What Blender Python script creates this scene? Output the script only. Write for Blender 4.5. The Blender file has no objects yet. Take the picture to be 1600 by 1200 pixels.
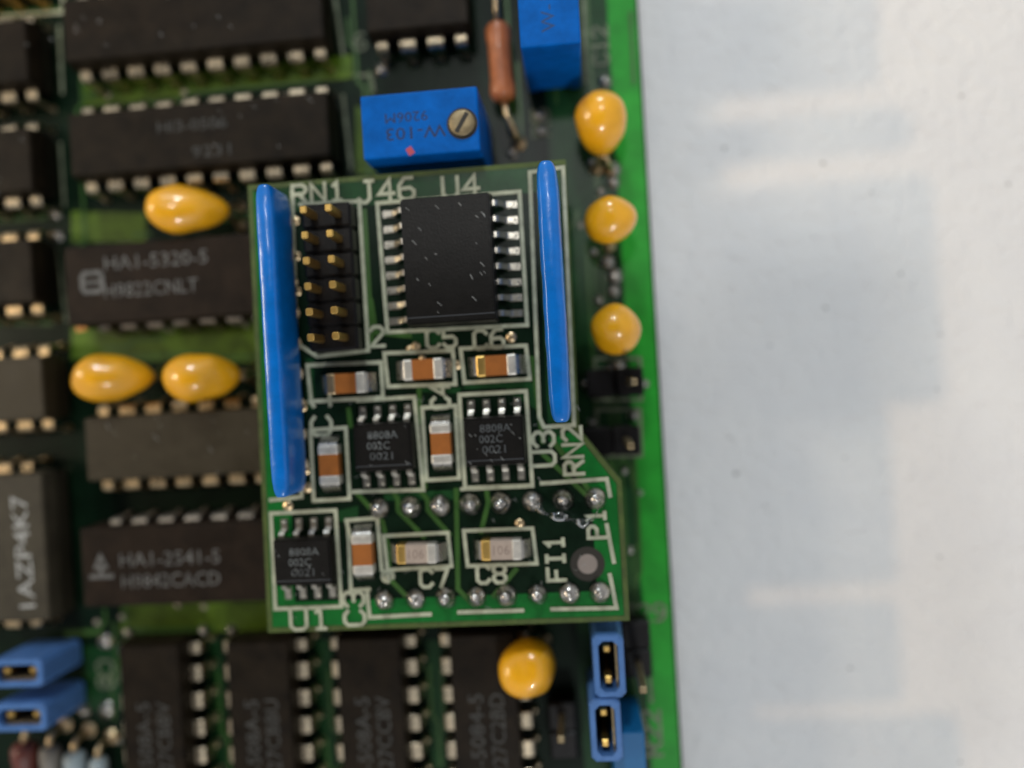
import bpy, bmesh, math, random
from mathutils import Vector, Matrix, noise
random.seed(7)
PI = math.pi
S = 0.1                     # all sizes below are millimetres; 1 Blender unit = 1 cm
sc = bpy.context.scene
C = sc.collection
sc.unit_settings.scale_length = 0.01

# ------------------------------------------------------------------ camera
cam_d = bpy.data.cameras.new('camera')
cam_d.sensor_width = 36.0
cam_d.lens = 28.05
cam_d.clip_start = 0.05
cam_d.clip_end = 500.0
cam_d.dof.use_dof = True
cam_d.dof.focus_distance = 6.04
cam_d.dof.aperture_fstop = 0.078
cam = bpy.data.objects.new('camera', cam_d)
C.objects.link(cam)
cam.location = (0.0, 0.0, 73.742 * S)
cam.rotation_euler = (-0.00405, 0.083224, -0.058766)
sc.camera = cam

# ------------------------------------------------------------------ room light: dim indoor ambience and a few real lamps
world = bpy.data.worlds.new('World')
sc.world = world
world.use_nodes = True
bg = world.node_tree.nodes['Background']
bg.inputs[0].default_value = (0.95, 0.98, 1.02, 1)
bg.inputs[1].default_value = 0.40

def lamp(name, kind, loc, power, col, size, target=(0, 0, 0)):
    d = bpy.data.lights.new(name, kind)
    d.energy = power
    d.color = col
    if kind == 'AREA':
        d.shape = 'DISK'
        d.size = size * S
    else:
        d.shadow_soft_size = size * S / 2
    o = bpy.data.objects.new(name, d)
    C.objects.link(o)
    o.location = Vector(loc) * S
    o.rotation_euler = (Vector(loc) - Vector(target)).to_track_quat('Z', 'Y').to_euler()
    return o
lamp('window_light', 'AREA', (-40, 470, 330), 10500, (0.86, 0.95, 1.0), 62)
lamp('desk_lamp', 'AREA', (60, -400, 380), 8500, (0.96, 0.97, 0.97), 48)
lamp('wall_lamp', 'AREA', (-450, 60, 300), 9000, (1.0, 0.84, 0.62), 90)
lamp('warm_ceiling_lamp', 'POINT', (0, 0, 1500), 120000, (1.0, 0.64, 0.34), 24)
lamp('white_ceiling_lamp', 'POINT', (-52, 425, 1500), 120000, (0.97, 0.97, 0.95), 100)

sc.view_settings.view_transform = 'Standard'
sc.view_settings.look = 'None'
sc.view_settings.gamma = 1.0
sc.view_settings.use_curve_mapping = False
sc.view_settings.exposure = 0.0

# ------------------------------------------------------------------ materials
def mat(name, col, rough=0.5, metal=0.0, coat=0.0, spec=0.5, sss=0.0, var=0.0, vscale=3.0, bump=0.0, bscale=20.0, rvar=0.0, coatr=0.08):
    m = bpy.data.materials.new(name)
    m.use_nodes = True
    nt = m.node_tree
    b = nt.nodes['Principled BSDF']
    b.inputs['Base Color'].default_value = (*col, 1)
    b.inputs['Roughness'].default_value = rough
    b.inputs['Metallic'].default_value = metal
    b.inputs['Specular IOR Level'].default_value = spec
    b.inputs['Coat Weight'].default_value = coat
    b.inputs['Coat Roughness'].default_value = coatr
    if sss:
        b.inputs['Subsurface Weight'].default_value = sss
        b.inputs['Subsurface Radius'].default_value = (0.06, 0.025, 0.006)
        b.inputs['Subsurface Scale'].default_value = 1.0
    if var or bump or rvar:
        geo = nt.nodes.new('ShaderNodeNewGeometry')
    if var:
        n = nt.nodes.new('ShaderNodeTexNoise')
        n.inputs['Scale'].default_value = vscale
        n.inputs['Detail'].default_value = 6
        n.inputs['Roughness'].default_value = 0.65
        nt.links.new(geo.outputs['Position'], n.inputs['Vector'])
        r = nt.nodes.new('ShaderNodeMapRange')
        r.inputs['From Min'].default_value = 0.3
        r.inputs['From Max'].default_value = 0.7
        r.inputs['To Min'].default_value = 1 - var
        r.inputs['To Max'].default_value = 1 + var
        nt.links.new(n.outputs['Fac'], r.inputs['Value'])
        mx = nt.nodes.new('ShaderNodeVectorMath')
        mx.operation = 'SCALE'
        mx.inputs[0].default_value = col
        nt.links.new(r.outputs['Result'], mx.inputs['Scale'])
        nt.links.new(mx.outputs['Vector'], b.inputs['Base Color'])
    if rvar:
        n3 = nt.nodes.new('ShaderNodeTexNoise')
        n3.inputs['Scale'].default_value = 6.0
        n3.inputs['Detail'].default_value = 5
        nt.links.new(geo.outputs['Position'], n3.inputs['Vector'])
        r3 = nt.nodes.new('ShaderNodeMapRange')
        r3.inputs['From Min'].default_value = 0.3
        r3.inputs['From Max'].default_value = 0.7
        r3.inputs['To Min'].default_value = max(0.03, rough - rvar)
        r3.inputs['To Max'].default_value = min(1, rough + rvar)
        nt.links.new(n3.outputs['Fac'], r3.inputs['Value'])
        nt.links.new(r3.outputs['Result'], b.inputs['Roughness'])
    if bump:
        n2 = nt.nodes.new('ShaderNodeTexNoise')
        n2.inputs['Scale'].default_value = bscale
        n2.inputs['Detail'].default_value = 4
        nt.links.new(geo.outputs['Position'], n2.inputs['Vector'])
        bp = nt.nodes.new('ShaderNodeBump')
        bp.inputs['Strength'].default_value = bump
        bp.inputs['Distance'].default_value = 0.01
        nt.links.new(n2.outputs['Fac'], bp.inputs['Height'])
        nt.links.new(bp.outputs['Normal'], b.inputs['Normal'])
    return m

M = {}
M['mask'] = mat('solder_mask_bare', (0.004, 0.013, 0.006), 0.32, spec=0.15, var=0.35, vscale=4, bump=0.15, bscale=14)
M['mask_mid'] = mat('solder_mask_ground', (0.010, 0.050, 0.014), 0.34, spec=0.22, var=0.3, vscale=5, bump=0.15, bscale=14)
M['pour'] = mat('solder_mask_copper', (0.008, 0.135, 0.022), 0.32, spec=0.25, var=0.22, vscale=5, bump=0.15, bscale=12)
M['pour_edge'] = mat('solder_mask_edge_copper', (0.020, 0.30, 0.026), 0.42, spec=0.25, var=0.22, vscale=4, bump=0.12, bscale=12)
M['pour_olive'] = mat('solder_mask_olive_copper', (0.075, 0.135, 0.010), 0.4, spec=0.25, var=0.4, vscale=5, bump=0.15, bscale=12)  # copper areas whose yellow-green tint puts warm light into the colour
M['trace'] = mat('solder_mask_trace', (0.040, 0.105, 0.020), 0.35, spec=0.4, var=0.2)
M['laminate'] = mat('bare_laminate', (0.060, 0.090, 0.014), 0.6, var=0.35, vscale=8, bump=0.3, bscale=30)
M['silk'] = mat('silkscreen_ink', (0.42, 0.43, 0.31), 0.6, var=0.28, vscale=9, bump=0.3, bscale=40)
M['silk_dim'] = mat('silkscreen_ink_worn', (0.17, 0.19, 0.12), 0.65, var=0.5, vscale=10)
M['epoxy'] = mat('black_epoxy', (0.013, 0.0088, 0.005), 0.46, spec=0.13, var=0.5, vscale=5, bump=0.35, bscale=60, rvar=0.08)
M['epoxy_brown'] = mat('brown_epoxy', (0.036, 0.027, 0.014), 0.45, spec=0.3, var=0.2, vscale=6, bump=0.35, bscale=60, rvar=0.08)  # brown copy of the black epoxy: reflected room haze put into the colour
M['epoxy_grey'] = mat('olive_grey_epoxy', (0.048, 0.040, 0.026), 0.48, spec=0.3, var=0.3, vscale=5, bump=0.35, bscale=60)  # the wide chip's reflected haze, put into a lighter base colour
M['ceramic'] = mat('brown_ceramic', (0.016, 0.0098, 0.006), 0.52, spec=0.13, var=0.45, vscale=5, bump=0.3, bscale=50, rvar=0.08)
M['smd_epoxy'] = mat('smd_epoxy', (0.009, 0.008, 0.007), 0.38, spec=0.24, var=0.25, vscale=10, bump=0.3, bscale=70)
M['smd_side'] = mat('smd_epoxy_moulded', (0.060, 0.064, 0.070), 0.45, spec=0.5)  # pale grey puts the chamfer's reflection into the colour; also serves the glass seam
M['tin'] = mat('tinned_lead', (0.74, 0.62, 0.44), 0.3, metal=1.0, var=0.15, vscale=12, bump=0.2, bscale=30, rvar=0.1)
M['tin_warm'] = mat('tinned_lead_aged', (0.72, 0.54, 0.32), 0.32, metal=1.0, var=0.2, vscale=12, bump=0.2, bscale=30, rvar=0.1)
M['tin_bright'] = mat('bright_tinned_lead', (0.62, 0.58, 0.50), 0.34, metal=1.0, var=0.15, vscale=12, bump=0.25, bscale=30)
M['tin_dull'] = mat('oxidised_lead', (0.36, 0.32, 0.27), 0.5, metal=0.9, var=0.4, vscale=10)
M['solder'] = mat('solder', (0.52, 0.49, 0.45), 0.27, metal=1.0, var=0.2, vscale=14, bump=0.35, bscale=24, rvar=0.1)
M['endcap'] = mat('tinned_end_cap', (0.66, 0.62, 0.55), 0.42, metal=0.55, var=0.2, vscale=12, bump=0.25, bscale=30)
M['gold'] = mat('gold_plating', (0.78, 0.50, 0.15), 0.4, metal=1.0, var=0.15, vscale=12)
M['brass'] = mat('brass_screw', (0.30, 0.235, 0.14), 0.55, metal=1.0, var=0.3, vscale=12)
M['dark'] = mat('slot_dark', (0.02, 0.016, 0.010), 0.6)
M['yellow'] = mat('yellow_epoxy_bead', (0.93, 0.435, 0.008), 0.33, coat=0.8, coatr=0.05, sss=0.1, var=0.12, vscale=5, bump=0.22, bscale=9)
M['yellow_tail'] = mat('amber_epoxy_tail', (0.36, 0.15, 0.008), 0.3, coat=0.3, var=0.2, vscale=8)
M['blue'] = mat('blue_trimmer_plastic', (0.0006, 0.105, 0.43), 0.45, spec=0.08, var=0.22, vscale=5, bump=0.2, bscale=40)
M['blue_sip'] = mat('blue_resin_coat', (0.000, 0.165, 0.60), 0.3, coat=0.25, coatr=0.12, var=0.14, vscale=6, bump=0.3, bscale=16)
M['blue_cap'] = mat('blue_jumper_plastic', (0.075, 0.18, 0.43), 0.42, spec=0.3, var=0.15, vscale=8, bump=0.2, bscale=30)
M['teal'] = mat('teal_blue_plastic', (0.002, 0.11, 0.28), 0.45, var=0.1)
M['print_dark'] = mat('dark_print', (0.004, 0.014, 0.06), 0.6)
M['print_navy'] = mat('worn_navy_print', (0.002, 0.045, 0.17), 0.6, var=0.3, vscale=12)
M['print_smd_worn'] = mat('worn_laser_print', (0.075, 0.082, 0.085), 0.7, var=0.5, vscale=16)
M['print_red'] = mat('red_inspection_mark', (0.45, 0.06, 0.09), 0.6)
M['print_white'] = mat('white_print', (0.42, 0.42, 0.40), 0.7, var=0.35, vscale=18)
M['print_grey'] = mat('grey_print', (0.115, 0.112, 0.105), 0.7, var=0.45, vscale=14)
M['print_faint'] = mat('faint_print', (0.046, 0.046, 0.042), 0.7, var=0.45, vscale=14)
M['print_smd'] = mat('laser_print', (0.115, 0.125, 0.125), 0.7, var=0.35, vscale=18)
M['mlcc'] = mat('brown_ceramic_dielectric', (0.34, 0.105, 0.014), 0.5, var=0.15, vscale=9, bump=0.25, bscale=40)
M['cream'] = mat('cream_ceramic', (0.42, 0.33, 0.27), 0.5, var=0.12, vscale=9, bump=0.25, bscale=40)
M['print_cream'] = mat('brown_print', (0.27, 0.20, 0.165), 0.6)
M['black_plastic'] = mat('black_plastic', (0.006, 0.005, 0.005), 0.4, spec=0.25, var=0.2, bump=0.2, bscale=30)
M['terracotta'] = mat('terracotta_lacquer', (0.40, 0.125, 0.042), 0.38, coat=0.25, var=0.25, vscale=9, bump=0.4, bscale=22)
M['maroon'] = mat('maroon_lacquer', (0.13, 0.030, 0.020), 0.4, coat=0.2, var=0.15)
M['greyglass'] = mat('grey_lacquer', (0.22, 0.20, 0.17), 0.45, var=0.2)
M['paleglass'] = mat('pale_blue_grey_lacquer', (0.30, 0.36, 0.38), 0.3, coat=0.3, var=0.2)
M['copper'] = mat('bare_copper', (0.30, 0.25, 0.22), 0.55, metal=0.3, var=0.15)
M['copper_end'] = mat('copper_tie_bar', (0.60, 0.30, 0.12), 0.4, metal=1.0)
M['lint'] = mat('lint_fibre', (0.42, 0.42, 0.40), 0.6)

def clear_plastic():
    m = bpy.data.materials.new('clear_plastic')
    m.use_nodes = True
    b = m.node_tree.nodes['Principled BSDF']
    b.inputs['Base Color'].default_value = (0.95, 0.97, 1, 1)
    b.inputs['Roughness'].default_value = 0.06
    b.inputs['Transmission Weight'].default_value = 1.0
    b.inputs['IOR'].default_value = 1.45
    return m
M['clear'] = clear_plastic()

def paper_mat():
    m = bpy.data.materials.new('white_paper')
    m.use_nodes = True
    nt = m.node_tree
    b = nt.nodes['Principled BSDF']
    b.inputs['Roughness'].default_value = 0.75
    b.inputs['Specular IOR Level'].default_value = 0.25
    geo = nt.nodes.new('ShaderNodeNewGeometry')
    n = nt.nodes.new('ShaderNodeTexNoise')
    n.inputs['Scale'].default_value = 1.6
    n.inputs['Detail'].default_value = 4
    nt.links.new(geo.outputs['Position'], n.inputs['Vector'])
    cr = nt.nodes.new('ShaderNodeValToRGB')
    cr.color_ramp.elements[0].position = 0.25
    cr.color_ramp.elements[0].color = (0.735, 0.735, 0.735, 1)
    cr.color_ramp.elements[1].position = 0.8
    cr.color_ramp.elements[1].color = (0.79, 0.785, 0.77, 1)
    nt.links.new(n.outputs['Fac'], cr.inputs['Fac'])
    nt.links.new(cr.outputs['Color'], b.inputs['Base Color'])
    f = nt.nodes.new('ShaderNodeTexNoise')       # felt of the paper, lit from low down
    f.inputs['Scale'].default_value = 7.0
    f.inputs['Detail'].default_value = 5
    f.inputs['Roughness'].default_value = 0.6
    nt.links.new(geo.outputs['Position'], f.inputs['Vector'])
    bp = nt.nodes.new('ShaderNodeBump')
    bp.inputs['Strength'].default_value = 1.0
    bp.inputs['Distance'].default_value = 0.065
    nt.links.new(f.outputs['Fac'], bp.inputs['Height'])
    nt.links.new(bp.outputs['Normal'], b.inputs['Normal'])
    return m
M['paper'] = paper_mat()

# ------------------------------------------------------------------ mesh helpers (coordinates in mm, scaled on build)
def mk(bm, name, m, parent=None, smooth=False, loc=None, rz=0.0):
    for v in bm.verts:
        v.co *= S
    bmesh.ops.recalc_face_normals(bm, faces=bm.faces)
    me = bpy.data.meshes.new(name)
    bm.to_mesh(me)
    bm.free()
    me.materials.append(M[m] if isinstance(m, str) else m)
    if smooth:
        for p in me.polygons:
            p.use_smooth = True
    return put(me, name, parent, loc, rz)

def put(me, name, parent=None, loc=None, rz=0.0):
    o = bpy.data.objects.new(name, me)
    C.objects.link(o)
    o.parent = parent
    if loc:
        o.location = Vector(loc) * S
    o.rotation_euler.z = rz
    return o

def thing(name, label, cat, x, y, z=0.0, rz=0.0, group=None):
    o = bpy.data.objects.new(name, None)
    o.empty_display_size = 0.1
    C.objects.link(o)
    o.location = (x * S, y * S, z * S)
    o.rotation_euler.z = rz
    return tag(o, label, cat, group)

def tag(o, label, cat, group=None):
    o['label'] = label
    o['category'] = cat
    if group:
        o['group'] = group
    return o

def box(bm, x0, x1, y0, y1, z0, z1, bev=0.0, seg=1, taper=0.0):
    t = taper
    vs = [bm.verts.new(p) for p in ((x0, y0, z0), (x1, y0, z0), (x1, y1, z0), (x0, y1, z0),
                                    (x0 + t, y0 + t, z1), (x1 - t, y0 + t, z1), (x1 - t, y1 - t, z1), (x0 + t, y1 - t, z1))]
    fs = [bm.faces.new([vs[i] for i in q]) for q in ((3, 2, 1, 0), (4, 5, 6, 7), (0, 1, 5, 4), (1, 2, 6, 5), (2, 3, 7, 6), (3, 0, 4, 7))]
    if bev:
        es = list({e for f in fs for e in f.edges})
        bmesh.ops.bevel(bm, geom=es, offset=bev, segments=seg, affect='EDGES', profile=0.5)
    return bm

def BX(*a, **k):
    return box(bmesh.new(), *a, **k)

def prism(bm, pts, z0, z1):
    lo = [bm.verts.new((x, y, z0)) for x, y in pts]
    hi = [bm.verts.new((x, y, z1)) for x, y in pts]
    n = len(pts)
    bm.faces.new(hi)
    bm.faces.new(lo[::-1])
    for i in range(n):
        bm.faces.new((lo[i], lo[(i + 1) % n], hi[(i + 1) % n], hi[i]))
    return bm

def tube(bm, path, r, n=8, cap=True):
    path = [Vector(p) for p in path]
    rs = r if isinstance(r, (list, tuple)) else [r] * len(path)
    rings = []
    prev = None
    for i, p in enumerate(path):
        d = (path[min(i + 1, len(path) - 1)] - path[max(i - 1, 0)]).normalized()
        a = prev if prev else (Vector((0, 0, 1)) if abs(d.z) < 0.9 else Vector((1, 0, 0)))
        u = (a - d * a.dot(d)).normalized()
        prev = u
        w = d.cross(u)
        rings.append([bm.verts.new(p + (u * math.cos(2 * PI * k / n) + w * math.sin(2 * PI * k / n)) * rs[i]) for k in range(n)])
    for A, B in zip(rings, rings[1:]):
        for k in range(n):
            bm.faces.new((A[k], A[(k + 1) % n], B[(k + 1) % n], B[k]))
    if cap:
        bm.faces.new(rings[0][::-1])
        bm.faces.new(rings[-1])
    return bm

def lathe(bm, prof, n=16, axis=None, org=(0, 0, 0), squash=1.0):
    """prof: (radius, height) pairs; axis: direction of +height."""
    q = Vector((0, 0, 1)).rotation_difference(Vector(axis or (0, 0, 1)).normalized())
    o = Vector(org)
    rings = []
    for r, h in prof:
        rings.append([bm.verts.new(o + q @ Vector((r * math.cos(2 * PI * k / n), r * squash * math.sin(2 * PI * k / n), h))) for k in range(n)])
    for A, B in zip(rings, rings[1:]):
        for k in range(n):
            bm.faces.new((A[k], A[(k + 1) % n], B[(k + 1) % n], B[k]))
    bm.faces.new(rings[0][::-1])
    bm.faces.new(rings[-1])
    return bm

ZC = [0]
def stroke(bm, pts, w, z, closed=False, th=0.02):
    """A printed line: mitred flat ribbon, a hair proud of the surface."""
    P = [Vector((x, y)) for x, y in pts]
    n = len(P)
    ZC[0] += 1
    th += (ZC[0] % 23) * 0.0016          # crossing lines never share a plane
    L, R_ = [], []
    for i in range(n):
        if closed:
            a, b = P[(i - 1) % n], P[(i + 1) % n]
        else:
            a, b = P[max(i - 1, 0)], P[min(i + 1, n - 1)]
        d1 = (P[i] - a).normalized() if (P[i] - a).length > 1e-6 else (b - P[i]).normalized()
        d2 = (b - P[i]).normalized() if (b - P[i]).length > 1e-6 else d1
        t = (d1 + d2)
        t = t.normalized() if t.length > 0.2 else d1
        nn = Vector((-t.y, t.x))
        k = w / 2 / max(0.45, abs(nn.dot(Vector((-d1.y, d1.x)))))
        e = Vector((0, 0))
        if not closed and i == 0:
            e = -d2 * w / 2
        if not closed and i == n - 1:
            e = d1 * w / 2
        L.append(P[i] + nn * k + e)
        R_.append(P[i] - nn * k + e)
    vl = [bm.verts.new((p.x, p.y, z + th + i * .0007)) for i, p in enumerate(L)]
    vr = [bm.verts.new((p.x, p.y, z + th + i * .0007)) for i, p in enumerate(R_)]
    for i in range(n if closed else n - 1):
        j = (i + 1) % n
        bm.faces.new((vr[i], vr[j], vl[j], vl[i]))
    return bm

GL = {  # plotter lettering on a 4 x 6 grid, as a board maker's silkscreen
 'R': [[(0, 0), (0, 6), (3, 6), (4, 5), (4, 4), (3, 3), (0, 3)], [(2, 3), (4, 0)]],
 'N': [[(0, 0), (0, 6), (4, 0), (4, 6)]],
 '1': [[(1, 5), (2, 6), (2, 0)], [(1, 0), (3, 0)]],
 '2': [[(0, 5), (1, 6), (3, 6), (4, 5), (4, 4), (0, 0), (4, 0)]],
 '3': [[(0, 5), (1, 6), (3, 6), (4, 5), (4, 4), (3, 3), (1.5, 3)], [(3, 3), (4, 2), (4, 1), (3, 0), (1, 0), (0, 1)]],
 '4': [[(3, 0), (3, 6), (0, 2), (4, 2)]],
 '5': [[(4, 6), (0, 6), (0, 3.4), (3, 3.4), (4, 2.5), (4, 1), (3, 0), (1, 0), (0, 1)]],
 '6': [[(3.5, 6), (1.5, 6), (0, 4), (0, 1), (1, 0), (3, 0), (4, 1), (4, 2.3), (3, 3.2), (0, 3)]],
 '7': [[(0, 6), (4, 6), (1.5, 0)]],
 '8': [[(1, 3), (0, 4), (0, 5), (1, 6), (3, 6), (4, 5), (4, 4), (3, 3), (1, 3), (0, 2), (0, 1), (1, 0), (3, 0), (4, 1), (4, 2), (3, 3)]],
 '9': [[(4, 3), (1, 2.8), (0, 3.7), (0, 5), (1, 6), (3, 6), (4, 5), (4, 2), (2.5, 0), (0.5, 0)]],
 '0': [[(1, 0), (0, 1), (0, 5), (1, 6), (3, 6), (4, 5), (4, 1), (3, 0), (1, 0)]],
 'J': [[(0, 1), (1, 0), (2, 0), (3, 1), (3, 6)], [(2, 6), (4, 6)]],
 'U': [[(0, 6), (0, 1), (1, 0), (3, 0), (4, 1), (4, 6)]],
 'C': [[(4, 5), (3, 6), (1, 6), (0, 5), (0, 1), (1, 0), (3, 0), (4, 1)]],
 'F': [[(0, 0), (0, 6), (4, 6)], [(0, 3), (3, 3)]],
 'I': [[(2, 0), (2, 6)], [(1, 0), (3, 0)], [(1, 6), (3, 6)]],
 'P': [[(0, 0), (0, 6), (3, 6), (4, 5), (4, 4), (3, 3), (0, 3)]],
}
def silk_text(txt, cx, cy, h, z, parent, rz=0.0, w=0.24, m='silk', wide=1.0):
    k = h / 6.0
    adv = 5.6 * k * wide
    tot = adv * (len(txt) - 1) + 4 * k * wide
    for i, ch in enumerate(txt):
        bm = bmesh.new()
        for st in GL[ch]:
            stroke(bm, [(-tot / 2 + i * adv + px * k * wide, (py - 3) * k) for px, py in st], w, 0)
        mk(bm, 'silkscreen_letter', m, parent, loc=(cx, cy, z), rz=rz)

def silk_line(pts, z, parent, w=0.26, m='silk', closed=False, name='silkscreen_line'):
    bm = bmesh.new()
    cx = sum(p[0] for p in pts) / len(pts)
    cy = sum(p[1] for p in pts) / len(pts)
    stroke(bm, [(x - cx, y - cy) for x, y in pts], w, 0, closed)
    return mk(bm, name, m, parent, loc=(cx, cy, z))

TXT = {}
def print_text(txt, cx, cy, z, h, width, parent, m, rz=0.0, name='marking'):
    """Printed lettering: Blender's built-in font turned to a flat mesh, fitted to width x cap height."""
    cu = bpy.data.curves.new('t', 'FONT')
    cu.body = txt
    cu.align_x = 'CENTER'
    cu.resolution_u = 2
    to = bpy.data.objects.new('t', cu)
    C.objects.link(to)
    dg = bpy.context.evaluated_depsgraph_get()
    me = bpy.data.meshes.new_from_object(to.evaluated_get(dg))
    bpy.data.objects.remove(to)
    bpy.data.curves.remove(cu)
    xs = [v.co.x for v in me.vertices]
    ys = [v.co.y for v in me.vertices]
    sx = width * S / (max(xs) - min(xs))
    sy = h * S / (max(ys) - min(ys))
    mx, my = (max(xs) + min(xs)) / 2, (max(ys) + min(ys)) / 2
    for v in me.vertices:
        v.co.x = (v.co.x - mx) * sx
        v.co.y = (v.co.y - my) * sy
        v.co.z = 0
    me.name = name
    me.materials.append(M[m])
    return put(me, name, parent, (cx, cy, z), rz)

def disc(bm, x, y, r, z0, z1, n=20):
    return prism(bm, [(x + r * math.cos(2 * PI * k / n), y + r * math.sin(2 * PI * k / n)) for k in range(n)], z0, z1)

def solder_dome(bm, x, y, z, r, h, n=14, tip=0.25):
    lathe(bm, [(r, 0), (r * 0.93, h * 0.25), (r * 0.74, h * 0.6), (r * 0.48, h * 0.88), (r * tip, h)], n, org=(x, y, z))
    return bm

# ------------------------------------------------------------------ the table top: white paper
ZP = -3.6
bm = bmesh.new()
bmesh.ops.create_grid(bm, x_segments=60, y_segments=60, size=160)
for v in bm.verts:
    v.co.z = ZP + 0.05 * noise.noise(Vector((v.co.x * 0.05, v.co.y * 0.05, 0)))
o = mk(bm, 'paper_sheet', 'paper', smooth=True)
o['kind'] = 'structure'
o['label'] = 'white paper sheet lying under the circuit board'
def speck(x, y, r):
    bm = bmesh.new()
    bmesh.ops.create_icosphere(bm, subdivisions=1, radius=r)
    for v in bm.verts:
        v.co.z *= 0.5
        v.co.x *= 1.2
    return bm

# ------------------------------------------------------------------ the large board
BX0, BX1, BY0, BY1 = -95.0, 7.39, -75.0, 80.0
board = thing('circuit_board', 'large green printed circuit board lying on white paper, bright green along its edge', 'circuit board', 7.39, 0, -1.6)
board_loc = Vector((7.39, 0, -1.6))
def onb(bm, name, m, smooth=False):
    """A part of the large board, modelled in world millimetres."""
    for v in bm.verts:
        v.co -= board_loc
    return mk(bm, name, m, board, smooth)
onb(BX(BX0, BX1, BY0, BY1, -1.6, 0.0, bev=0.08), 'laminate', 'mask')
# copper areas under the lacquer: each a sheet of its own, 4 hundredths proud
AC = [0]
def area(pts, m, z=0.012, name='copper_area'):
    AC[0] += 1
    z += (AC[0] % 9) * .0022
    onb(prism(bmesh.new(), pts, z - 0.01, z), name, m)
area([(4.55, BY0 + 1), (BX1 - 0.2, BY0 + 1), (BX1 - 0.2, BY1 - 1), (4.55, BY1 - 1)], 'pour_edge')
area([(-1.5, BY0 + 1), (4.6, BY0 + 1), (4.6, BY1 - 1), (-1.5, BY1 - 1)], 'mask_mid')
area([(-48.02, 19.33), (-40.53, 18.57), (-40.70, 15.80), (-48.21, 16.35)], 'pour_olive')
area([(-48.72, 8.04), (-29.92, 7.56), (-30.16, 3.54), (-48.91, 4.93)], 'pour_olive')
area([(-45.28, -19.06), (-29.96, -19.18), (-30.13, -22.04), (-45.45, -21.85)], 'pour_olive')
area([(-19.35, 27.09), (-18.40, 26.59), (-17.04, 20.45), (-19.73, 20.66)], 'pour_olive')
area([(-46.10, 31.61), (-19.43, 31.93), (-19.44, 29.70), (-46.24, 29.26)], 'pour_olive')
area([(-23.27, -1.36), (-1.56, -2.57), (-0.39, 17.45), (-22.05, 19.15)], 'mask_mid')
area([(-49.43, -22.97), (-45.53, -23.09), (-45.25, -29.30), (-49.81, -29.19)], 'mask_mid')
area([(-36.82, -22.75), (-35.48, -22.79), (-35.84, -35.06), (-36.92, -35.04)], 'mask_mid')
area([(-26.13, -23.09), (-24.76, -23.13), (-25.11, -35.26), (-26.35, -35.23)], 'mask_mid')
area([(-15.50, -23.42), (-14.16, -23.47), (-14.51, -35.45), (-15.72, -35.43)], 'mask_mid')
for pts in ([(-50.99, -21.67), (-48.04, -21.58)], [(-44.78, -21.56), (-36.43, -21.65)], [(-55.44, 18.95), (-50.81, 18.92)], [(-56.06, 8.95), (-50.78, 8.61)],
            [(-54.19, 39.24), (-47.49, 38.84), (-47.56, 39.84)]):
    bm = stroke(bmesh.new(), pts, 0.5, 0.03)
    onb(bm, 'trace', 'trace')
for pts in ([(3.48, -6.68), (4.25, -8.48), (4.73, -11.15), (4.65, -17.60), (3.89, -19.63)], [(2.02, -6.60), (3.00, -9.89)],
            [(6.68, 33.32), (6.60, 26.87)]):
    onb(stroke(bmesh.new(), pts, 0.28, 0.03), 'trace', 'trace')
rt = random.Random(3)
def tracks(x0, x1, y0, y1, n, horiz):
    for i in range(n):
        u = (i + .5) / n
        if horiz:
            y = y0 + (y1 - y0) * u
            a, b = sorted((rt.uniform(x0, x1), rt.uniform(x0, x1)))
            k = rt.choice((-.6, .6, 0))
            pts = [(a, y), ((a + b) / 2, y), ((a + b) / 2 + abs(k), y + k), (b + 1.2, y + k)]
        else:
            x = x0 + (x1 - x0) * u
            a, b = sorted((rt.uniform(y0, y1), rt.uniform(y0, y1)))
            k = rt.choice((-.6, .6, 0))
            pts = [(x, a), (x, (a + b) / 2), (x + k, (a + b) / 2 + abs(k)), (x + k, b + 1.2)]
        onb(stroke(bmesh.new(), pts, .3, 0.03), 'trace', 'trace')
tracks(-46, -22, 28.7, 30.6, 3, True)
tracks(-46, -28, 16.2, 18.2, 3, True)
tracks(-46, -28, 2.0, 6.4, 4, True)
tracks(-47.6, -46.6, -20, 40, 2, False)
tracks(-19.3, -17.6, 18, 40, 3, False)
tracks(-5.5, -3.6, 12, 40, 3, False)
tracks(-1.5, 4.4, -36, 36, 9, False)
tracks(-36.2, -34.5, -38, -20, 3, False)
tracks(-26.0, -24.2, -38, -20, 3, False)
tracks(-15.8, -14.0, -38, -20, 3, False)
tracks(-48, -44.5, -36, -20, 4, False)
for i in range(26):
    x, y = rt.choice(((rt.uniform(-46, -22), rt.uniform(28.6, 30.4)), (rt.uniform(-46, -28), rt.uniform(15.8, 18.6)), (rt.uniform(-46, -28), rt.uniform(1, 6.6)), (rt.uniform(-1.5, 4.4), rt.uniform(-36, 36)),
                      (rt.uniform(-48, -44.6), rt.uniform(-36, -20)), (rt.uniform(-46, -28), rt.uniform(-20.6, -18.4))))
    onb(solder_dome(bmesh.new(), x, y, 0.03, .3, .07, 10, .4), 'via', 'tin_dull', True)
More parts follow.
